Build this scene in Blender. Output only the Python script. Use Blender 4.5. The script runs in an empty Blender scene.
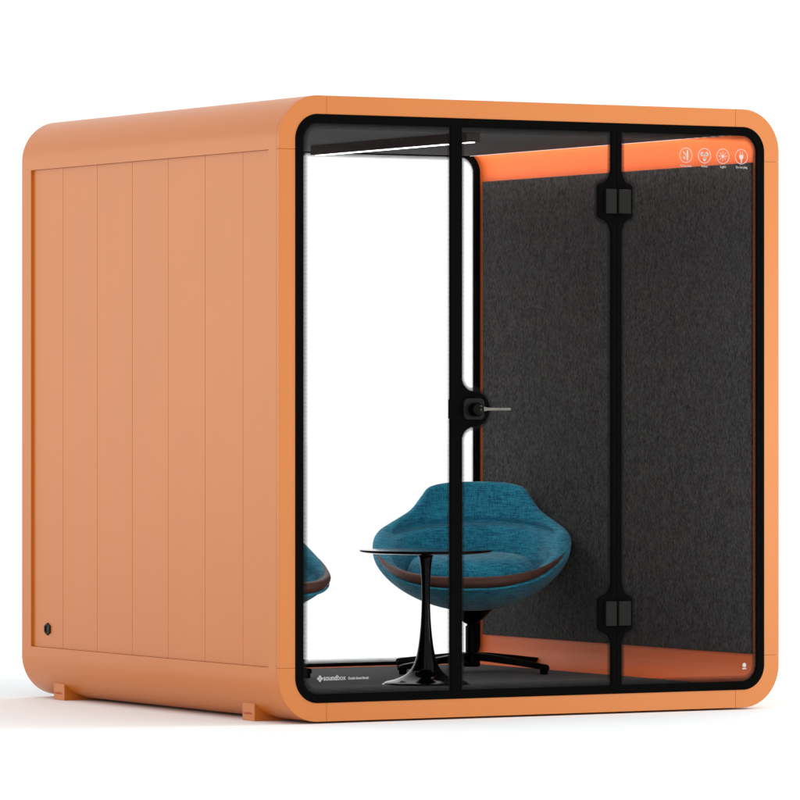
import bpy, bmesh, math, random
from mathutils import Vector, Matrix
random.seed(4)
S = bpy.context.scene
COL = S.collection
PI = math.pi

# ------------------------------------------------------------------ dimensions
W, D, H = 2.147, 2.111, 2.25          # pod width, depth, height
A = 0.195                             # corner piece length
RO = 0.16                             # outer corner radius
IN = 0.067                            # wall thickness
RI = RO - IN
GZ = -0.0075                          # ground level
FZ = 0.078                            # carpet level

# ------------------------------------------------------------------ materials
def mat(name):
    m = bpy.data.materials.new(name); m.use_nodes = True
    nt = m.node_tree
    return m, nt, nt.nodes['Principled BSDF']
def lin(c):
    return tuple(((v/255)/12.92 if v/255 <= .04045 else ((v/255+.055)/1.055)**2.4) for v in c)+(1,)
def N(nt, t, **k):
    n = nt.nodes.new(t)
    for a, b in k.items(): setattr(n, a, b)
    return n
def ramp(nt, fac, stops):
    r = N(nt, 'ShaderNodeValToRGB')
    e = r.color_ramp.elements
    while len(e) < len(stops): e.new(.5)
    for el, (p, c) in zip(e, stops): el.position = p; el.color = c
    nt.links.new(fac, r.inputs[0]); return r.outputs[0]
def noise(nt, scale=(1, 1, 1), s=1, detail=3, rough=.5, coord='Object'):
    tc = N(nt, 'ShaderNodeTexCoord'); mp = N(nt, 'ShaderNodeMapping')
    mp.inputs['Scale'].default_value = scale
    nt.links.new(tc.outputs[coord], mp.inputs[0])
    n = N(nt, 'ShaderNodeTexNoise'); n.inputs['Scale'].default_value = s
    n.inputs['Detail'].default_value = detail; n.inputs['Roughness'].default_value = rough
    nt.links.new(mp.outputs[0], n.inputs['Vector']); return n.outputs['Fac']

def orange(name, rough=.36, spec=.6, c1=(.525, .146, .012, 1), c2=(.54, .151, .013, 1)):
    m, nt, b = mat(name)
    f = noise(nt, (1, 1, 1), 2.3, 2)
    nt.links.new(ramp(nt, f, [(.3, c1), (.7, c2)]), b.inputs['Base Color'])
    b.inputs['Roughness'].default_value = rough; b.inputs['Specular IOR Level'].default_value = spec
    fn = noise(nt, (1, 1, 1), 900, 2)
    bp = N(nt, 'ShaderNodeBump'); bp.inputs['Strength'].default_value = .05; bp.inputs['Distance'].default_value = .0004
    nt.links.new(fn, bp.inputs['Height']); nt.links.new(bp.outputs[0], b.inputs['Normal'])
    return m
ORANGE = orange('orange_lacquer')
INNER = orange('orange_inner_bounce', .5, .35, (.80, .155, .030, 1), (.82, .160, .032, 1))  # body lacquer again, redder and brighter with interreflected light put into its colour

def plain(name, col, rough=.5, metal=0, spec=.5, coat=0):
    m, nt, b = mat(name)
    f = noise(nt, (1, 1, 1), 40, 3)
    a = tuple(v*.9 for v in col[:3])+(1,); c = tuple(min(1, v*1.1) for v in col[:3])+(1,)
    nt.links.new(ramp(nt, f, [(.3, a), (.7, c)]), b.inputs['Base Color'])
    b.inputs['Roughness'].default_value = rough; b.inputs['Metallic'].default_value = metal
    b.inputs['Specular IOR Level'].default_value = spec; b.inputs['Coat Weight'].default_value = coat
    return m
BLACK = plain('black_border', (.0035, .0035, .0035), .55, spec=.0)
HINGE = plain('dark_grey_metal', (.006, .006, .006), .55, spec=.12)
LEVER = plain('brushed_lever', (.10, .10, .10), .4, metal=.6)
GLOSS = plain('gloss_black', (.0012, .0012, .0012), .10, spec=.10)
CHAIRBLACK = plain('satin_black', (.0012, .0012, .0012), .35, spec=.04)
LAMPBODY = plain('lamp_housing', (.045, .040, .039), .6, spec=.1)
WHITEINK = plain('white_print', (.45, .45, .45), .6)
DARKINK = plain('orange_print', (.50, .10, .02), .6)
RUBBER = plain('black_socket', (.004, .0045, .005), .4, spec=.15)

def felt(name, dark, light, sx=(1, 1, .55), bump=.25):
    m, nt, b = mat(name)
    f = noise(nt, sx, 125, 4, .75)
    g = noise(nt, sx, 30, 4, .6)
    mx = N(nt, 'ShaderNodeMix', data_type='FLOAT'); mx.inputs[0].default_value = .22
    nt.links.new(f, mx.inputs[2]); nt.links.new(g, mx.inputs[3])
    nt.links.new(ramp(nt, mx.outputs[0], [(.38, dark), (.64, light)]), b.inputs['Base Color'])
    b.inputs['Roughness'].default_value = .95; b.inputs['Specular IOR Level'].default_value = .1
    bp = N(nt, 'ShaderNodeBump'); bp.inputs['Strength'].default_value = bump; bp.inputs['Distance'].default_value = .002
    nt.links.new(f, bp.inputs['Height']); nt.links.new(bp.outputs[0], b.inputs['Normal'])
    return m
FELT = felt('charcoal_felt', (.023, .0227, .0227, 1), (.092, .090, .089, 1), bump=.06)
CEIL = felt('ceiling_felt', (.075, .073, .072, 1), (.115, .112, .110, 1), (1, .3, 1))
CARPET = felt('dark_carpet', (.065, .065, .066, 1), (.130, .130, .131, 1), (1, 1, 1), .5)

def fabric(name, dark, light):
    m, nt, b = mat(name)
    a = noise(nt, (7, 7, 85), 3.6, 4, .65)      # weft slubs
    c = noise(nt, (85, 85, 7), 3.6, 4, .65)      # warp slubs
    g = noise(nt, (1, 1, 1), 9, 3, .5, 'UV')
    mn = N(nt, 'ShaderNodeMath', operation='ADD'); nt.links.new(a, mn.inputs[0]); nt.links.new(c, mn.inputs[1])
    m2 = N(nt, 'ShaderNodeMath', operation='MULTIPLY_ADD'); nt.links.new(g, m2.inputs[0]); m2.inputs[1].default_value = .25
    nt.links.new(mn.outputs[0], m2.inputs[2])
    m3 = N(nt, 'ShaderNodeMath', operation='MULTIPLY'); nt.links.new(m2.outputs[0], m3.inputs[0]); m3.inputs[1].default_value = .445
    nt.links.new(ramp(nt, m3.outputs[0], [(.41, dark), (.50, tuple((x+y)/2 for x, y in zip(dark, light))), (.59, light)]), b.inputs['Base Color'])
    b.inputs['Roughness'].default_value = .9; b.inputs['Specular IOR Level'].default_value = .15
    b.inputs['Sheen Weight'].default_value = .18; b.inputs['Sheen Roughness'].default_value = .5
    bp = N(nt, 'ShaderNodeBump'); bp.inputs['Strength'].default_value = .5; bp.inputs['Distance'].default_value = .0015
    nt.links.new(mn.outputs[0], bp.inputs['Height']); nt.links.new(bp.outputs[0], b.inputs['Normal'])
    return m
TEAL = fabric('teal_woven_fabric', (.009, .120, .205, 1), (.046, .440, .640, 1))
LEATHER = plain('brown_leather', (.105, .042, .030), .45, spec=.3)

def glass(name, gl=.012):
    m = bpy.data.materials.new(name); m.use_nodes = True; nt = m.node_tree
    nt.nodes.remove(nt.nodes['Principled BSDF']); out = nt.nodes['Material Output']
    t = N(nt, 'ShaderNodeBsdfTransparent'); t.inputs[0].default_value = (1, 1, 1, 1)
    g = N(nt, 'ShaderNodeBsdfGlossy'); g.inputs['Roughness'].default_value = .02
    mx = N(nt, 'ShaderNodeMixShader'); mx.inputs[0].default_value = gl
    nt.links.new(t.outputs[0], mx.inputs[1]); nt.links.new(g.outputs[0], mx.inputs[2]); nt.links.new(mx.outputs[0], out.inputs[0])
    return m
GLASS = glass('clear_glass', .00012)

def frit():
    # printed halftone dots thinning out away from the black border
    m = bpy.data.materials.new('halftone_dots'); m.use_nodes = True; nt = m.node_tree
    b = nt.nodes['Principled BSDF']; out = nt.nodes['Material Output']
    b.inputs['Base Color'].default_value = (.01, .01, .01, 1); b.inputs['Roughness'].default_value = .7; b.inputs['Specular IOR Level'].default_value = 0
    tc = N(nt, 'ShaderNodeTexCoord'); sp = N(nt, 'ShaderNodeSeparateXYZ'); nt.links.new(tc.outputs['Object'], sp.inputs[0])
    k = 2*PI/.0034
    cs = []
    for ax in ('X', 'Z'):
        mu = N(nt, 'ShaderNodeMath', operation='MULTIPLY'); mu.inputs[1].default_value = k; nt.links.new(sp.outputs[ax], mu.inputs[0])
        co = N(nt, 'ShaderNodeMath', operation='COSINE'); nt.links.new(mu.outputs[0], co.inputs[0]); cs.append(co)
    ad = N(nt, 'ShaderNodeMath', operation='ADD'); nt.links.new(cs[0].outputs[0], ad.inputs[0]); nt.links.new(cs[1].outputs[0], ad.inputs[1])
    nm = N(nt, 'ShaderNodeMath', operation='MULTIPLY_ADD'); nt.links.new(ad.outputs[0], nm.inputs[0]); nm.inputs[1].default_value = .25; nm.inputs[2].default_value = .5
    uv = N(nt, 'ShaderNodeUVMap'); su = N(nt, 'ShaderNodeSeparateXYZ'); nt.links.new(uv.outputs[0], su.inputs[0])
    gt = N(nt, 'ShaderNodeMath', operation='GREATER_THAN'); nt.links.new(nm.outputs[0], gt.inputs[0]); nt.links.new(su.outputs['X'], gt.inputs[1])
    t = N(nt, 'ShaderNodeBsdfTransparent'); mx = N(nt, 'ShaderNodeMixShader')
    nt.links.new(gt.outputs[0], mx.inputs[0]); nt.links.new(t.outputs[0], mx.inputs[1]); nt.links.new(b.outputs[0], mx.inputs[2]); nt.links.new(mx.outputs[0], out.inputs[0])
    return m
FRIT = frit()

def emit(name, strength, col=(1, 1, 1, 1)):
    m, nt, b = mat(name)
    b.inputs['Base Color'].default_value = (.8, .8, .8, 1)
    b.inputs['Emission Color'].default_value = col; b.inputs['Emission Strength'].default_value = strength
    return m
LED = emit('led_strip_light', 23)
LEDLINE = emit('strip_edge_light', .55)
LED2 = emit('lamp_diffuser_light', 4.5)

# ------------------------------------------------------------------ helpers
def obj(name, bm, m, parent=None, smooth=False, bevel=0, seg=2, flip=True):
    if flip: bmesh.ops.recalc_face_normals(bm, faces=bm.faces)
    me = bpy.data.meshes.new(name); bm.to_mesh(me); bm.free()
    for x in (m if isinstance(m, list) else [m]): me.materials.append(x)
    if smooth:
        for p in me.polygons: p.use_smooth = True
        if smooth != 'all':
            me.set_sharp_from_angle(angle=math.radians(smooth if smooth is not True else 35))
    o = bpy.data.objects.new(name, me); COL.objects.link(o)
    if parent: o.parent = parent
    if bevel:
        b = o.modifiers.new('bevel', 'BEVEL'); b.width = bevel; b.segments = seg; b.limit_method = 'ANGLE'; b.angle_limit = math.radians(40)
        b.harden_normals = False
    return o
def box(bm, x0, x1, y0, y1, z0, z1, mi=0):
    v = [bm.verts.new(p) for p in ((x0,y0,z0),(x1,y0,z0),(x1,y1,z0),(x0,y1,z0),(x0,y0,z1),(x1,y0,z1),(x1,y1,z1),(x0,y1,z1))]
    for f in ((0,3,2,1),(4,5,6,7),(0,1,5,4),(1,2,6,5),(2,3,7,6),(3,0,4,7)):
        bm.faces.new([v[i] for i in f]).material_index = mi
def prism(bm, pts, y0, y1, mi=0):
    a = [bm.verts.new((x, y0, z)) for x, z in pts]; b = [bm.verts.new((x, y1, z)) for x, z in pts]
    n = len(pts)
    bm.faces.new(a).material_index = mi; bm.faces.new(b[::-1]).material_index = mi
    for i in range(n): bm.faces.new((a[i], b[i], b[(i+1) % n], a[(i+1) % n])).material_index = mi
def arc(cx, cz, r, a0, a1, n=14):
    return [(cx+r*math.cos(math.radians(a0+(a1-a0)*i/n)), cz+r*math.sin(math.radians(a0+(a1-a0)*i/n))) for i in range(n+1)]
def rr(x0, x1, z0, z1, r, n=14):
    return (arc(x1-r, z0+r, r, -90, 0, n)+arc(x1-r, z1-r, r, 0, 90, n)+arc(x0+r, z1-r, r, 90, 180, n)+arc(x0+r, z0+r, r, 180, 270, n))
def podrr(inset, n=24):
    return rr(inset, W-inset, inset, H-inset, RO-inset, n)
def ring(bm, outer, inner, y0, y1):
    n = len(outer)
    L = [[bm.verts.new((x, y, z)) for x, z in lp] for lp, y in ((outer, y0), (outer, y1), (inner, y1), (inner, y0))]
    for k in range(4):
        a, b = L[k], L[(k+1) % 4]
        for i in range(n): bm.faces.new((a[i], a[(i+1) % n], b[(i+1) % n], b[i]))
def lathe(bm, prof, cx=0, cy=0, n=64, mi=0):
    rows = []
    for r, z in prof:
        rows.append([bm.verts.new((cx, cy, z))] if r < 1e-6 else [bm.verts.new((cx+r*math.cos(2*PI*i/n), cy+r*math.sin(2*PI*i/n), z)) for i in range(n)])
    for a, b in zip(rows, rows[1:]):
        for i in range(n):
            j = (i+1) % n
            if len(a) == 1 and len(b) == 1: continue
            if len(a) == 1: f = bm.faces.new((a[0], b[i], b[j]))
            elif len(b) == 1: f = bm.faces.new((a[i], a[j], b[0]))
            else: f = bm.faces.new((a[i], a[j], b[j], b[i]))
            f.material_index = mi
def smoothpts(pts, n=6):
    # catmull-rom through the points
    out = []
    P = [pts[0]]+list(pts)+[pts[-1]]
    for i in range(1, len(P)-2):
        p0, p1, p2, p3 = P[i-1], P[i], P[i+1], P[i+2]
        for k in range(n):
            t = k/n
            out.append(tuple(.5*((2*b)+(-a+c)*t+(2*a-5*b+4*c-d)*t*t+(-a+3*b-3*c+d)*t**3) for a, b, c, d in zip(p0, p1, p2, p3)))
    out.append(tuple(pts[-1])); return out
def thing(name, label, cat, loc=(0, 0, 0), rz=0, group=None):
    o = bpy.data.objects.new(name, None); COL.objects.link(o); o.location = loc; o.rotation_euler = (0, 0, rz)
    o.empty_display_size = .1
    o['label'] = label; o['category'] = cat
    if group: o['group'] = group
    return o
def text(name, body, size, loc, parent, m, bold=0, width=None, rot=(PI/2, 0, 0), align='LEFT'):
    cu = bpy.data.curves.new(name, 'FONT'); cu.body = body; cu.size = size; cu.offset = bold; cu.extrude = .0003
    cu.align_x = align
    t = bpy.data.objects.new(name+'_tmp', cu); COL.objects.link(t)
    bpy.context.view_layer.update()
    me = bpy.data.meshes.new_from_object(t.evaluated_get(bpy.context.evaluated_depsgraph_get()))
    bpy.data.objects.remove(t)
    me.materials.clear(); me.materials.append(m)
    if width:
        xs = [v.co.x for v in me.vertices]; s = width/(max(xs)-min(xs))
        for v in me.vertices: v.co.x *= s
    o = bpy.data.objects.new(name, me); COL.objects.link(o); o.parent = parent; o.location = loc; o.rotation_euler = rot
    return o

# ------------------------------------------------------------------ the setting
bm = bmesh.new()
R = 120
vs = [bm.verts.new(p) for p in ((-R, -R, GZ), (R, -R, GZ), (R, R, GZ), (-R, R, GZ))]; bm.faces.new(vs)
m, nt, b = mat('white_studio_floor')
f = noise(nt, (1, 1, 1), .6, 3)
nt.links.new(ramp(nt, f, [(.2, (.880, .912, .925, 1)), (.8, (.890, .922, .935, 1))]), b.inputs['Base Color'])
b.inputs['Roughness'].default_value = .75; b.inputs['Specular IOR Level'].default_value = .2
g = obj('floor', bm, m); g['kind'] = 'structure'

# ------------------------------------------------------------------ the pod
pod = thing('office_pod', 'orange rounded soundproof booth with black framed glass front standing on a white floor', 'office pod')
Y1 = 0.0185                                   # front frame thickness, then the shell
# body shell: outer skin with a recessed field on both sides, inner skin
bm = bmesh.new()
y0, y1, y2, y3 = Y1+.0007, .079, 2.031, D
def outer_loop():
    n = 24
    c = arc(W-RO, RO, RO, -90, 0, n)+[(W, A), (W, H-A)]+arc(W-RO, H-RO, RO, 0, 90, n)+arc(RO, H-RO, RO, 90, 180, n)+[(0, H-A), (0, A)]+arc(RO, RO, RO, 180, 270, n)
    return c
ol = outer_loop(); n = len(ol)
rows = [[bm.verts.new((x, y, z)) for x, z in ol] for y in (y0, y1, y2, y3)]
for k in range(3):
    for i in range(n):
        j = (i+1) % n
        mid = (abs(ol[i][0]-ol[j][0]) < 1e-6 and {round(ol[i][1], 4), round(ol[j][1], 4)} == {round(A, 4), round(H-A, 4)})
        if k == 1 and mid:
            sx = 1 if ol[i][0] < 1 else -1
            q = [rows[1][i], rows[1][j], rows[2][j], rows[2][i]]
            d = [bm.verts.new(v.co+Vector((.022*sx, 0, 0))) for v in q]
            bm.faces.new(d)
            for s in range(4): bm.faces.new((q[s], q[(s+1) % 4], d[(s+1) % 4], d[s]))
        else: bm.faces.new((rows[k][i], rows[k][j], rows[k+1][j], rows[k+1][i]))
il = podrr(IN)
ia = [bm.verts.new((x, y0, z)) for x, z in il]; ib = [bm.verts.new((x, y3, z)) for x, z in il]
m_ = len(il)
for i in range(m_): bm.faces.new((ia[i], ib[i], ib[(i+1) % m_], ia[(i+1) % m_])).material_index = 1
def bridge(outer, inner):
    oe = [bm.edges.get((outer[i], outer[(i+1) % len(outer)])) for i in range(len(outer))]
    ie = [bm.edges.get((inner[i], inner[(i+1) % len(inner)])) for i in range(len(inner))]
    bmesh.ops.bridge_loops(bm, edges=oe+ie)
bridge(rows[0], ia); bridge(rows[3], ib)
obj('body_shell', bm, [ORANGE, INNER], pod, smooth=30)

# boards of the side panels, lying in the recess
def boards(x_face, sx):
    # profile along y: grooves between boards
    ys = [y1+.0005]; xs = [x_face]
    prof = [(y1+.0005, 0)]
    edges = [.292+.2953*k for k in range(6)]
    for e in edges:
        prof += [(e-.0018, 0), (e-.0008, .0013), (e+.0008, .0013), (e+.0018, 0)]
    prof.append((y2-.0005, 0))
    bm = bmesh.new()
    z0, z1 = A+.0008, H-A-.0008
    a = [bm.verts.new((x_face+sx*d, y, z0)) for y, d in prof]; b_ = [bm.verts.new((x_face+sx*d, y, z1)) for y, d in prof]
    for i in range(len(prof)-1): bm.faces.new((a[i], a[i+1], b_[i+1], b_[i]))
    bk = [bm.verts.new((x_face+sx*.008, y, z)) for y, z in ((prof[0][0], z0), (prof[-1][0], z0), (prof[-1][0], z1), (prof[0][0], z1))]
    bm.faces.new(bk)
    bm.faces.new([bk[0]]+a+[bk[1]]); bm.faces.new([bk[3]]+b_+[bk[2]])
    bm.faces.new((a[0], b_[0], bk[3], bk[0])); bm.faces.new((a[-1], b_[-1], bk[2], bk[1]))
    return bm
sp_l = obj('side_panel', boards(.0105, 1), ORANGE, pod)
sp_r = obj('side_panel', boards(W-.0105, -1), ORANGE, pod)

# front frame: eight pieces with hairline joints
g_ = .00035
def fpiece(bm, pts): prism(bm, pts, 0, Y1)
bm = bmesh.new()
for sx in (0, 1):
    X = (lambda x: x) if sx == 0 else (lambda x: W-x)
    fpiece(bm, [(X(0), A+g_), (X(IN), A+g_), (X(IN), H-A-g_), (X(0), H-A-g_)])
    for sz in (0, 1):
        Z = (lambda z: z) if sz == 0 else (lambda z: H-z)
        pts = [(0, A-g_)]+arc(RO, RO, RO, 180, 270, 24)+[(A-g_, 0), (A-g_, IN)]+arc(RO, RO, RI, 270, 180, 24)+[(IN, A-g_)]
        fpiece(bm, [(X(x), Z(z)) for x, z in pts])
for sz in (0, 1):
    Z = (lambda z: z) if sz == 0 else (lambda z: H-z)
    fpiece(bm, [(A+g_, Z(0)), (W-A-g_, Z(0)), (W-A-g_, Z(IN)), (A+g_, Z(IN))])
obj('front_frame', bm, ORANGE, pod, smooth=30, bevel=.0008, seg=2)

# black borders, halftone strips, panes
BI = .099
YF0, YF1 = -.0028, .012
def border(name, y0, y1, bi):
    bm = bmesh.new(); ring(bm, podrr(IN+.0006), podrr(bi), y0, y1)
    return obj(name, bm, BLACK, pod, smooth=30)
fb = border('glass_border', YF0, YF1, BI)
bb = border('glass_border', D-.013, D+.002, .0925)

def strip(bm, uvl, a, b, y, u0=.14, u1=.66):
    """open or closed band between polylines a (dense) and b (clear)"""
    va = [bm.verts.new((x, y, z)) for x, z in a]; vb = [bm.verts.new((x, y, z)) for x, z in b]
    for i in range(len(a)-1):
        f = bm.faces.new((va[i], va[i+1], vb[i+1], vb[i]))
        for lo, u in zip(f.loops, (u0, u0, u1, u1)): lo[uvl].uv = (u, 0)
FW = .021
def frit_ring(name, bi, y, parent, fw=FW):
    bm = bmesh.new(); uvl = bm.loops.layers.uv.new('UVMap')
    a = podrr(bi); b = rr(bi+fw, W-bi-fw, bi+fw, H-bi-fw, max(.02, RO-bi-fw), 24)
    strip(bm, uvl, a+[a[0]], b+[b[0]], y)
    return obj(name, bm, FRIT, parent)
# mullion outlines -------------------------------------------------
ML, MR = .712, .757
LZ = 1.123
lockpts = [(MR, BI)]+[(MR, LZ-.117)]+arc(.81, LZ-.117, .053, 180, 90, 12)[1:]+arc(.81, LZ, .064, -90, 90, 24)+arc(.81, LZ+.117, .053, 270, 180, 12)+[(MR, H-BI)]
HC = 1.423
def bez(p0, p1, p2, n=10):
    return [tuple((1-t)**2*a+2*t*(1-t)*b+t*t*c for a, b, c in zip(p0, p1, p2)) for t in [i/n for i in range(n+1)]]
def hinge_outline(s):
    c = HC if s < 0 else HC; hw = .0215
    pts = [(c+s*hw, BI)]
    for zc in (.3645, 1.8925):
        off = (c-.0055)
        w = .0745
        up = bez((c+s*hw, zc-.118), (c+s*(hw+.004), zc-.074), (off+s*(w-.018), zc-.066), 10)
        up += bez((off+s*(w-.018), zc-.066), (off+s*w, zc-.062), (off+s*w, zc-.046), 6)
        dn = [(x, 2*zc-z) for x, z in up[::-1]]
        pts += up+dn
    pts.append((c+s*hw, H-BI)); return pts
hl, hr = hinge_outline(-1), hinge_outline(1)

# fixed panes: left and right sidelights
def pane_pts(x0, x1, left, right):
    i = IN+.004; r = RO-i
    pts = (arc(x1-r, i+r, r, -90, 0, 10)+arc(x1-r, H-i-r, r, 0, 90, 10) if right else [(x1, i), (x1, H-i)])
    pts += (arc(x0+r, H-i-r, r, 90, 180, 10)+arc(x0+r, i+r, r, 180, 270, 10) if left else [(x0, H-i), (x0, i)])
    return pts
def pane(name, x0, x1, left, right, y=.0045, parent=pod):
    bm = bmesh.new(); prism(bm, pane_pts(x0, x1, left, right), y, y+.005); return obj(name, bm, GLASS, parent, flip=True)
gl = pane('fixed_glass_pane', IN+.004, ML+.003, True, False); gl['label'] = 'wide clear pane left of the door'
gr = pane('fixed_glass_pane', HC+.002, W-IN-.004, False, True); gr['label'] = 'clear pane right of the door with white icons'
bk = pane('back_window', IN+.004, W-IN-.004, True, True, D-.009)
# front halftone ring + mullion halftones as part of the glass print
frit_ring('dotted_print', BI, .0035, fb); frit_ring('dotted_print', .0925, D-.0155, bb, .018)
bm = bmesh.new(); uvl = bm.loops.layers.uv.new('UVMap')
zz = (BI+.002, H-BI-.002)
strip(bm, uvl, [(ML, zz[0]), (ML, zz[1])], [(ML-.013, zz[0]), (ML-.013, zz[1])], .0031)
def offset(pts, d):
    out = []
    for i in range(len(pts)):
        a = pts[max(0, i-1)]; b = pts[min(len(pts)-1, i+1)]
        t = Vector((b[0]-a[0], b[1]-a[1])).normalized(); out.append((pts[i][0]+t.y*d, pts[i][1]-t.x*d))
    return out
strip(bm, uvl, lockpts, offset(lockpts, .015), .0031)
strip(bm, uvl, hl, offset(hl, -.017), .0031); strip(bm, uvl, hr, offset(hr, .017), .0031)
obj('dotted_print', bm, FRIT, fb)

# door leaf
bm = bmesh.new(); prism(bm, [(ML+.004, IN+.006), (HC-.002, IN+.006), (HC-.002, H-IN-.006), (ML+.004, H-IN-.006)], .0045, .0095)
door = obj('door', bm, GLASS, pod)
BF0, BF1 = YF0-.0012, YF1-.0008
bm = bmesh.new()
prism(bm, [(ML, H-BI+.0), (ML, BI)]+lockpts, BF0, BF1)
prism(bm, [(HC-.0008, H-BI), (HC-.0008, BI)]+hl, BF0, BF1)
obj('door_border', bm, BLACK, door, smooth=30)
bm = bmesh.new(); prism(bm, [(HC+.0008, H-BI), (HC+.0008, BI)]+hr, BF0, BF1)
obj('pane_border', bm, BLACK, gr, smooth=30)
bm = bmesh.new(); box(bm, HC-.004, HC+.004, BF1+.0002, BF1+.004, BI, H-BI); obj('door_seal', bm, BLACK, door)
# hinges
for zc in (.3645, 1.8925):
    h = bmesh.new(); box(h, 1.369, 1.4155, -.016, -.0045, zc-.0455, zc+.0455)
    o = obj('hinge', h, HINGE, pod, bevel=.0015)
    h = bmesh.new(); box(h, 1.4245, 1.478, -.0175, -.0045, zc-.0455, zc+.0455)
    obj('hinge_leaf', h, HINGE, o, bevel=.003)
    h = bmesh.new(); box(h, 1.414, 1.426, -.012, -.0045, zc-.047, zc+.047)
    obj('hinge_pin', h, BLACK, o)
# lock and handle
h = bmesh.new(); prism(h, rr(.759, .846, LZ-.039, LZ+.039, .018), -.016, -.0042)
lk = obj('lock_plate', h, HINGE, door, smooth=30, bevel=.003, seg=3)
h = bmesh.new()
prof = smoothpts([(.0245, -.0165), (.026, -.020), (.0265, -.030), (.025, -.040), (.020, -.050), (.012, -.0555), (0, -.057)], 4)
nn = 40; rowsv = []
for r_, y_ in prof:
    rowsv.append([h.verts.new((.803+r_*math.cos(2*PI*i/nn), y_, LZ-.002+r_*math.sin(2*PI*i/nn))) for i in range(nn)] if r_ > 1e-5 else [h.verts.new((.803, y_, LZ-.002))])
for a_, b_ in zip(rowsv, rowsv[1:]):
    for i in range(nn):
        if len(b_) == 1: h.faces.new((a_[i], a_[(i+1) % nn], b_[0]))
        else: h.faces.new((a_[i], a_[(i+1) % nn], b_[(i+1) % nn], b_[i]))
obj('door_knob', h, GLOSS, door, smooth='all')
h = bmesh.new()
pts = [(.818, LZ-.009), (.835, LZ-.006), (.93, LZ-.0055), (.934, LZ-.002), (.934, LZ+.001), (.93, LZ+.0045), (.835, LZ+.005), (.818, LZ+.009)]
prism(h, pts, -.058, -.046)
obj('door_handle', h, LEVER, door, bevel=.0015)
h = bmesh.new(); box(h, .703, .7118, -.006, .004, LZ-.035, LZ+.035); obj('strike_plate', h, BLACK, gl, bevel=.001)

# interior: felt wall panels, carpet, ceiling
for sx in (0, 1):
    h = bmesh.new()
    x0, x1 = (IN+.0005, IN+.010) if sx == 0 else (W-IN-.010, W-IN-.0005)
    box(h, x0, x1, .073, 2.064, .1965, 2.0545); obj('acoustic_panel', h, FELT, pod, bevel=.0015)
h = bmesh.new(); box(h, .125, 2.026, .0135, 2.035, .0685, FZ); obj('carpet', h, CARPET, pod, bevel=.003)
h = bmesh.new(); box(h, .127, 2.020, .0135, 2.085, 2.160, 2.1815); obj('ceiling_panel', h, CEIL, pod)
for sx in (0, 1):
    X2 = (lambda a, b: (a, b)) if sx else (lambda a, b: (W-b, W-a))
    x0, x1 = X2(2.0203, 2.0218)
    h = bmesh.new(); box(h, x0, x1, .02, 2.08, 2.1582, 2.1610); st = obj('light_strip', h, LEDLINE, pod)
    x0, x1 = X2(2.0235, 2.0355)
    h = bmesh.new(); box(h, x0, x1, .03, 2.07, 2.1630, 2.1655); obj('light_tube', h, LED, st)
h = bmesh.new(); box(h, 1.045, 1.103, .45, 1.665, 2.124, 2.1608)
lp = obj('ceiling_lamp', h, LAMPBODY, pod, bevel=.001)
h = bmesh.new(); box(h, 1.064, 1.084, .456, 1.658, 2.1215, 2.1238); obj('lamp_diffuser', h, LED2, lp)
# air grille slots beside the lamp
h = bmesh.new()
for k in range(5): box(h, 1.45, 1.75, .62+.035*k, .635+.035*k, 2.1604, 2.1612)
obj('air_vent', h, HINGE, pod)

# cable socket on the side panel
h = bmesh.new()
hexa = [(1.9-.022, .267-.012), (1.9, .267-.0225), (1.9+.022, .267-.012), (1.9+.022, .267+.012), (1.9, .267+.0225), (1.9-.022, .267+.012)]
a_ = [h.verts.new((.0035, y, z)) for y, z in hexa]; b_ = [h.verts.new((.0104, 1.9+(y-1.9)*1.12, .267+(z-.267)*1.12)) for y, z in hexa]
for i in range(6): h.faces.new((a_[i], a_[(i+1) % 6], b_[(i+1) % 6], b_[i]))
ins = [h.verts.new((.0035, 1.9+(y-1.9)*.72, .267+(z-.267)*.72)) for y, z in hexa]
dep = [h.verts.new((.0075, 1.9+(y-1.9)*.68, .267+(z-.267)*.68)) for y, z in hexa]
for i in range(6):
    h.faces.new((a_[i], a_[(i+1) % 6], ins[(i+1) % 6], ins[i])); h.faces.new((ins[i], ins[(i+1) % 6], dep[(i+1) % 6], dep[i]))
h.faces.new(dep)
obj('cable_socket', h, RUBBER, sp_l)

h = bmesh.new(); box(h, .125, 2.026, 2.036, 2.094, .0685, FZ+.0008); obj('threshold', h, INNER, pod)
# feet
for sx in (0, 1):
    for yy in (.254, 1.812):
        h = bmesh.new()
        x0, x1 = (.037, .197) if sx == 0 else (W-.197, W-.037)
        box(h, x0, x1, yy, yy+.093, GZ, .0565)
        ft = obj('foot', h, ORANGE, pod, bevel=.002)
        if sx == 0:
            text('lettering', 'soundbox', .013, (.0362, yy+.078, .016), ft, DARKINK, .0003, .058, (PI/2, 0, -PI/2))
            q = bmesh.new()
            vv = [q.verts.new((.0362, yy+.084+dy, .0195+dz)) for dy, dz in ((-.004, 0), (0, -.004), (.004, 0), (0, .004))]; q.faces.new(vv)
            obj('emblem', q, DARKINK, ft, flip=False)

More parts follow.
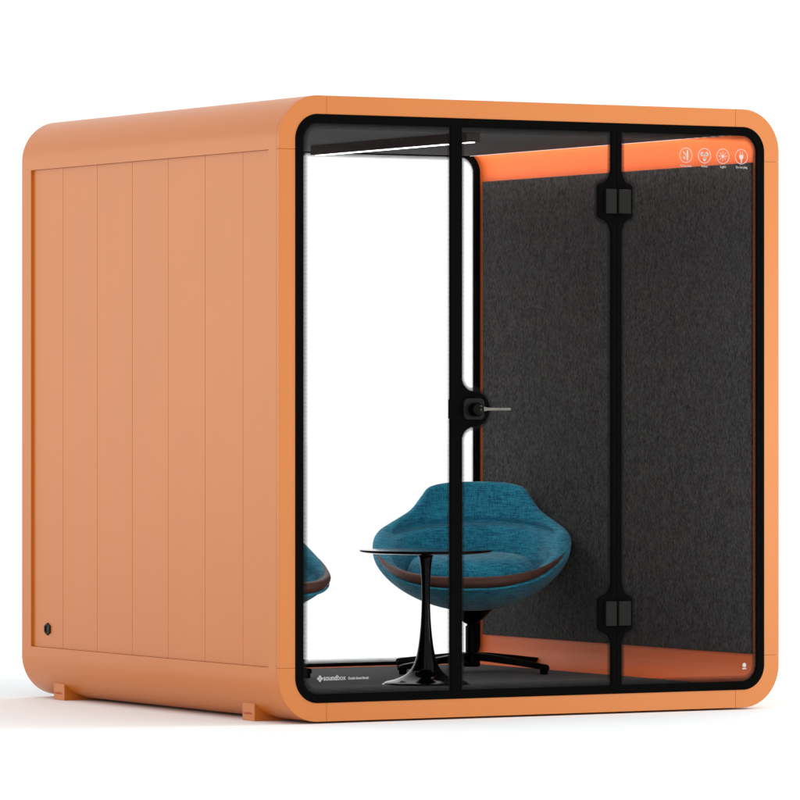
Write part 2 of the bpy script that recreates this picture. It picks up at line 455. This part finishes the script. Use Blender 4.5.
# ---- prints on the glass
YP = -.0006+.0044
def flat(bm, pts, y=YP): bm.faces.new([bm.verts.new((x, y, z)) for x, z in pts])
def disc(bm, x, z, rx, rz=None, n=20): rz = rz or rx; flat(bm, [(x+rx*math.cos(2*PI*i/n), z+rz*math.sin(2*PI*i/n)) for i in range(n)])
def circ(bm, x, z, r, w, n=40):
    for i in range(n):
        a0, a1 = 2*PI*i/n, 2*PI*(i+1)/n
        flat(bm, [(x+(r-w)*math.cos(a0), z+(r-w)*math.sin(a0)), (x+r*math.cos(a0), z+r*math.sin(a0)), (x+r*math.cos(a1), z+r*math.sin(a1)), (x+(r-w)*math.cos(a1), z+(r-w)*math.sin(a1))])
def bar(bm, x0, z0, x1, z1, w):
    d = Vector((x1-x0, z1-z0)).normalized()*w/2
    flat(bm, [(x0-d.y, z0+d.x), (x0+d.y, z0-d.x), (x1+d.y, z1-d.x), (x1-d.y, z1+d.x)])
IC = [1.733, 1.8155, 1.898, 1.981]; IZ = 2.0715
h = bmesh.new(); x = IC[0]; circ(h, x, IZ, .0285, .0022)
bar(h, x+.0065, IZ-.019, x+.0065, IZ+.019, .0065); bar(h, x-.013, IZ+.014, x+.002, IZ-.001, .0035); bar(h, x-.007, IZ-.008, x+.003, IZ+.002, .0035); disc(h, x-.0075, IZ-.0095, .0048)
obj('icon', h, WHITEINK, gr)
h = bmesh.new(); x = IC[1]; circ(h, x, IZ, .0285, .0022)
for k in range(3):
    a_ = math.radians(150-120*k); c_ = (x+.0125*math.cos(a_), IZ+.0125*math.sin(a_))
    disc(h, c_[0], c_[1], .0066, .0078); bar(h, x, IZ, c_[0], c_[1], .0035)
obj('icon', h, WHITEINK, gr)
h = bmesh.new(); x = IC[2]; circ(h, x, IZ, .0285, .0022); disc(h, x, IZ, .0068)
for k in range(8):
    a_ = PI*k/4; bar(h, x+.010*math.cos(a_), IZ+.010*math.sin(a_), x+.0185*math.cos(a_), IZ+.0185*math.sin(a_), .0026)
obj('icon', h, WHITEINK, gr)
h = bmesh.new(); x = IC[3]; circ(h, x, IZ, .0285, .0022)
flat(h, [(x-.009, IZ+.007), (x+.009, IZ+.007), (x+.009, IZ-.004), (x+.005, IZ-.010), (x-.005, IZ-.010), (x-.009, IZ-.004)])
bar(h, x-.0045, IZ+.007, x-.0045, IZ+.020, .0024); bar(h, x+.0045, IZ+.007, x+.0045, IZ+.020, .0024); bar(h, x, IZ-.010, x, IZ-.024, .004)
obj('icon', h, WHITEINK, gr)
for x, t_, w_ in zip(IC, ('Push to enter', 'Airflow', 'Light', 'Do not plug'), (.050, .029, .025, .050)):
    text('caption', t_, .0125, (x-w_/2, YP, 2.028), gr, WHITEINK, .0000, w_)
h = bmesh.new(); disc(h, 1.994, .159, .0085); bar(h, 1.985, .146, 2.003, .146, .005)
obj('emblem', h, WHITEINK, gr)
# logo, bottom left
h = bmesh.new()
cx_, cz_ = .170, .1545
for k in range(4):
    a_ = PI/2*k; disc(h, cx_+.0068*math.cos(a_), cz_+.0068*math.sin(a_), .0048)
flat(h, [(cx_-.006, cz_), (cx_, cz_-.006), (cx_+.006, cz_), (cx_, cz_+.006)])
obj('emblem', h, WHITEINK, gl)
text('lettering', 'sound', .0270, (.184, YP, .1475), gl, WHITEINK, .0003, .055)
text('lettering', 'box', .0270, (.2405, YP, .1475), gl, WHITEINK, .0, .034)
text('lettering', 'Double Sound Booth', .0125, (.286, YP, .1490), gl, WHITEINK, .0002, .084)

# ------------------------------------------------------------------ swivel armchair (front = -Y, origin on the floor)
RIM = [(0, 0, .332, .335), (20, .127, .3275, .341), (40, .235, .262, .362), (58, .305, .165, .395), (75, .345, .07, .435), (90, .357, -.02, .480), (102, .346, -.09, .506),
       (113, .305, -.16, .532), (124, .242, -.225, .572), (133, .202, -.252, .622), (145, .174, -.276, .654), (165, .10, -.303, .669), (180, 0, -.315, .672)]
def rim_samples(n=48):
    pts = [(x, -y, z) for _, x, y, z in RIM]            # y given toward the front
    half = smoothpts(pts, 6)
    other = [(-x, y, z) for x, y, z in half[1:-1]][::-1]
    return half+other
def make_chair():
    c = thing('armchair', '', 'armchair')
    rim = rim_samples(); nr = len(rim)
    zb = .213
    bm = bmesh.new(); uvl = bm.loops.layers.uv.new('UVMap')
    cols = []; 
    for (x, y, z) in rim:
        R_ = math.hypot(x, y); ux, uy = x/R_, y/R_
        back = max(0, min(1, (z-.335)/.33)); frontness = max(0, -uy)
        side = math.exp(-((z-.46)/.07)**2)
        th = .034+.036*side
        pr = []
        # outer skin, from below the hub up to the rim
        NO = 14
        zo = z-th*.45
        for k in range(NO+1):
            hh = k/NO; hh = hh**1.25
            rho = R_*(1-(1-hh)**1.5)**.55
            rho = max(rho, .02*(k/NO) + 1e-4)
            pr.append((rho, zb+(zo-zb)*hh))
        # rolled rim
        cr = R_-th*.5
        for k in range(1, 8):
            a = PI*k/8
            pr.append((cr+th*.5*math.cos(a), zo+th*.5*math.sin(a)))
        # inner skin down to the seat floor
        zf = min(.318, z-.05); rf = .205+.03*back
        p0 = (R_-th, zo); NI = 46
        for k in range(NI+1):
            t = k/NI
            if back > .02:
                rho = rf+(p0[0]-rf)*(1-t)**.75*(1-.12*t) if False else (1-t)**2*p0[0]+2*t*(1-t)*(p0[0]-.012*(1-t))+t*t*rf
                zz_ = p0[1]+(zf-p0[1])*(t**.95)
            else:
                rho = p0[0]+(rf-p0[0])*t; zz_ = p0[1]+(zf-p0[1])*t
            # quilted lumbar pad: bulge below a seam
            s_ = zz_-(.515+.02*abs(uy)) if uy > -.25 else 1
            if uy > -.45:
                zs = .530-.055*(1-max(uy, -.3))
                d = zz_-zs
                amt = .030*max(0, min(1, (z-.44)/.06))
                rho += .75*amt*math.exp(-(d/.009)**2)
                if d < 0: rho -= amt*(1-math.exp(d/.010))*max(0, min(1, (zz_-.33)/.07))
            pr.append((rho, zz_))
        for k in range(1, 5): pr.append((pr[-1][0]*(1-.27*k/1.2), zf-.002*k))
        L = 0; col = []; prev = pr[0]
        for q in pr:
            L += math.dist(q, prev); prev = q
            col.append((bm.verts.new((ux*q[0], uy*q[0], q[1])), L))
        cols.append(col)
    # arc length round the rim for the weave's u
    per = [0]
    for i in range(nr): per.append(per[-1]+math.dist(rim[i], rim[(i+1) % nr]))
    for i in range(nr):
        a, b2 = cols[i], cols[(i+1) % nr]
        for k in range(len(a)-1):
            f = bm.faces.new((a[k][0], b2[k][0], b2[k+1][0], a[k+1][0]))
            for lo, u, v in zip(f.loops, (per[i], per[i+1], per[i+1], per[i]), (a[k][1], b2[k][1], b2[k+1][1], a[k+1][1])): lo[uvl].uv = (u, v)
    bm.faces.new([cc[0][0] for cc in cols]); bm.faces.new([cc[-1][0] for cc in cols])
    sh = obj('seat_shell', bm, TEAL, c, smooth='all')
    sd = sh.modifiers.new('smooth', 'SUBSURF'); sd.levels = 1; sd.render_levels = 2
    # loose cushion
    bm = bmesh.new(); uvl = bm.loops.layers.uv.new('UVMap')
    prof = smoothpts([(0, .318), (.10, .318), (.185, .322), (.216, .345), (.218, .372), (.20, .402), (.16, .417), (.08, .421), (0, .421)], 5)
    nn = 64; rows = []
    for r_, z_ in prof:
        r_ = max(r_, .0005)
        rows.append([bm.verts.new((r_*math.cos(2*PI*i/nn)*1.02, (r_*math.sin(2*PI*i/nn))*.98-.035, z_-.012*max(0, -math.sin(2*PI*i/nn))*min(1, r_/.2)+.006*max(0, math.sin(2*PI*i/nn)))) for i in range(nn)])
    for a, b2 in zip(rows, rows[1:]):
        for i in range(nn):
            j = (i+1) % nn
            f = bm.faces.new((a[i], a[j], b2[j], b2[i]))
            for lo in f.loops: lo[uvl].uv = (lo.vert.co.x, lo.vert.co.y+lo.vert.co.z)
    bm.faces.new(rows[0]); bm.faces.new(rows[-1])
    obj('cushion', bm, TEAL, c, smooth='all')
    # leather trim round the front lip, thin teal piping below it
    def tube(pts, rad, name, m, par):
        bm = bmesh.new(); uvl = bm.loops.layers.uv.new('UVMap'); ns = 12; rings = []; L = 0
        for i, p in enumerate(pts):
            a = Vector(pts[max(0, i-1)]); b2 = Vector(pts[min(len(pts)-1, i+1)]); t = (b2-a).normalized()
            if i: L += (Vector(p)-Vector(pts[i-1])).length
            s1 = t.cross(Vector((0, 0, 1))).normalized(); s2 = s1.cross(t)
            r1, r2 = rad(i/(len(pts)-1))
            rings.append(([bm.verts.new(Vector(p)+s1*r1*math.cos(2*PI*k/ns)+s2*r2*math.sin(2*PI*k/ns)) for k in range(ns)], L))
        for (a, la), (b2, lb) in zip(rings, rings[1:]):
            for k in range(ns):
                f = bm.faces.new((a[k], a[(k+1) % ns], b2[(k+1) % ns], b2[k]))
                for lo, uv in zip(f.loops, ((la, .004*k), (la, .004*k+.004), (lb, .004*k+.004), (lb, .004*k))): lo[uvl].uv = uv
        bm.faces.new(rings[0][0]); bm.faces.new(rings[-1][0])
        return obj(name, bm, m, par, smooth='all')
    fr = smoothpts([(x, -y, z) for _, x, y, z in RIM[:6]], 10)
    fr = fr[:42]
    line = [(-x, y, z) for x, y, z in fr[::-1]]+fr[1:]
    def shift(p, dr, dz):
        R_ = math.hypot(p[0], p[1]); return (p[0]*(R_+dr)/R_, p[1]*(R_+dr)/R_, p[2]+dz)
    tube([shift(p, -.010, -.010) for p in line], lambda t: (.021*max(.08, math.sin(PI*t))**.8, .0205*max(.05, math.sin(PI*t))**.8), 'leather_trim', LEATHER, c)
    tube([shift(p, -.002-.010*(2*abs(i/(len(line)-1)-.5))**3, -.034+.012*(2*abs(i/(len(line)-1)-.5))**3) for i, p in enumerate(line)], lambda t: (.005*max(.2, math.sin(PI*t))**.5, .0045*max(.2, math.sin(PI*t))**.5), 'piping', TEAL, c)
    # base
    bm = bmesh.new()
    lathe(bm, [(0, .238), (.082, .240), (.078, .222), (.052, .195), (.026, .172), (.017, .168), (.017, .160), (0, .160)], n=40)
    obj('seat_mount', bm, CHAIRBLACK, c, smooth=50)
    bm = bmesh.new()
    lathe(bm, [(0, .162), (.021, .162), (.022, .158), (.022, .06), (.030, .045), (.032, .022), (.028, .016), (0, .016)], n=32)
    obj('column', bm, CHAIRBLACK, c, smooth=50)
    for k in range(4):
        bm = bmesh.new()
        a = PI/4+PI/2*k
        prof = [(.015, .054, .030, .028), (.10, .049, .028, .026), (.22, .039, .026, .022), (.335, .028, .024, .019), (.362, .025, .022, .018), (.372, .022, .016, .012)]
        rs = []
        for r_, z_, w_, t_ in prof:
            rs.append([bm.verts.new((r_, sy*w_*.5, z_+sz*t_*.5)) for sy, sz in ((-1, -1), (1, -1), (1, 1), (-1, 1))])
        for p_, q_ in zip(rs, rs[1:]):
            for i in range(4): bm.faces.new((p_[i], p_[(i+1) % 4], q_[(i+1) % 4], q_[i]))
        bm.faces.new(rs[0]); bm.faces.new(rs[-1])
        lathe(bm, [(0, 0), (.012, 0), (.0145, .003), (.0145, .026), (0, .026)], .352, 0, n=20)
        bmesh.ops.rotate(bm, verts=bm.verts, cent=(0, 0, 0), matrix=Matrix.Rotation(a, 3, 'Z'))
        obj('leg', bm, CHAIRBLACK, c, smooth=40, bevel=.0025)
    return c
def copy_tree(o, parent=None):
    n_ = o.copy(); COL.objects.link(n_)
    if parent: n_.parent = parent
    for ch in [x for x in bpy.data.objects if x.parent == o]: copy_tree(ch, n_)
    return n_
chair = make_chair()
chair2 = copy_tree(chair)
chair.location = (1.703, 1.53, FZ); chair.rotation_euler = (0, 0, math.radians(-34))
chair['label'] = 'teal bucket armchair facing the glass front, against the right felt wall behind the table'
chair2.location = (.482, 1.3, FZ); chair2.rotation_euler = (0, 0, math.radians(10))
for c in (chair, chair2): c.scale = (1.115,)*3
for ch in [o for o in bpy.data.objects if o.parent == chair2 and o.name.startswith('leg') and 'leather' not in o.name]:
    ch.rotation_euler = (0, 0, math.radians(-44))
for ch in [o for o in bpy.data.objects if o.parent == chair and o.name.startswith('leg') and 'leather' not in o.name]:
    ch.rotation_euler = (0, 0, math.radians(5))
chair2['label'] = 'teal bucket armchair at the left, only its front edge visible beside the orange frame'
for c in (chair, chair2): c['group'] = 'teal armchairs inside the pod'

# ------------------------------------------------------------------ pedestal table
tb = thing('side_table', 'round glossy black pedestal side table with trumpet foot in front of the armchair', 'side table', (1.05, .765, FZ)); tb.scale = (1.07,)*3
bm = bmesh.new()
lathe(bm, smoothpts([(0, .4605), (.05, .4605), (.10, .461), (.19, .463), (.222, .4665), (.2345, .4705), (.236, .4735), (.2345, .4755), (.228, .4762), (.1, .4764), (0, .4764)], 3), n=96)
obj('table_top', bm, GLOSS, tb, smooth='all')
bm = bmesh.new()
lathe(bm, smoothpts([(0, 0), (.146, 0), (.149, .002), (.149, .005), (.140, .009), (.108, .017), (.078, .030), (.055, .050), (.040, .078), (.0295, .12), (.0225, .17), (.0175, .23), (.0150, .30), (.0160, .37), (.0195, .42), (.0235, .448), (.026, .4603), (0, .4603)], 5), n=80)
obj('pedestal', bm, GLOSS, tb, smooth='all')

# ------------------------------------------------------------------ light
w = bpy.data.worlds.new('World'); S.world = w; w.use_nodes = True
bg = w.node_tree.nodes['Background']; bg.inputs[0].default_value = (1, 1, 1, 1); bg.inputs[1].default_value = 1.14
def area(name, loc, target, size, power, col=(1, 1, 1), sy=None):
    l = bpy.data.lights.new(name, 'AREA'); l.size = size; l.energy = power; l.color = col
    if sy: l.shape = 'RECTANGLE'; l.size_y = sy
    o = bpy.data.objects.new(name, l); COL.objects.link(o); o.location = loc
    o.rotation_euler = (Vector(target)-Vector(loc)).to_track_quat('-Z', 'Y').to_euler(); return o
area('key_light', (1.07+6.6*.87, 1.0-6.6*.5, 5.2), (1.07, .8, .6), 2.2, 210)
area('added_side_fill', (-4.6, 7.4, 1.9), (0, 1, 1.2), 3.6, 48, (1, .84, .66), sy=3.0)  # unseen fill, added to brighten the left side face and its gloss
area('fill_softbox', (6.2, -6.6, 1.0), (2.0, 0, 1.0), 2.6, 110, (1, .88, .62), sy=1.6)

# ------------------------------------------------------------------ camera
cd = bpy.data.cameras.new('Camera'); cam = bpy.data.objects.new('Camera', cd); COL.objects.link(cam)
cam.location = (-9.078760, -16.734716, 1.1345629)
cam.rotation_euler = (PI/2+.0010978, 0, -.51982637)
cd.sensor_width = 36; cd.lens = 5322.484/800*36; cd.clip_end = 500; cd.clip_start = .5
S.camera = cam
S.view_settings.view_transform = 'Standard'; S.view_settings.look = 'None'; S.view_settings.exposure = 0; S.view_settings.gamma = 1
S.render.resolution_x = S.render.resolution_y = 1024
S.cycles.max_bounces = 12; S.cycles.transparent_max_bounces = 24; S.cycles.diffuse_bounces = 6
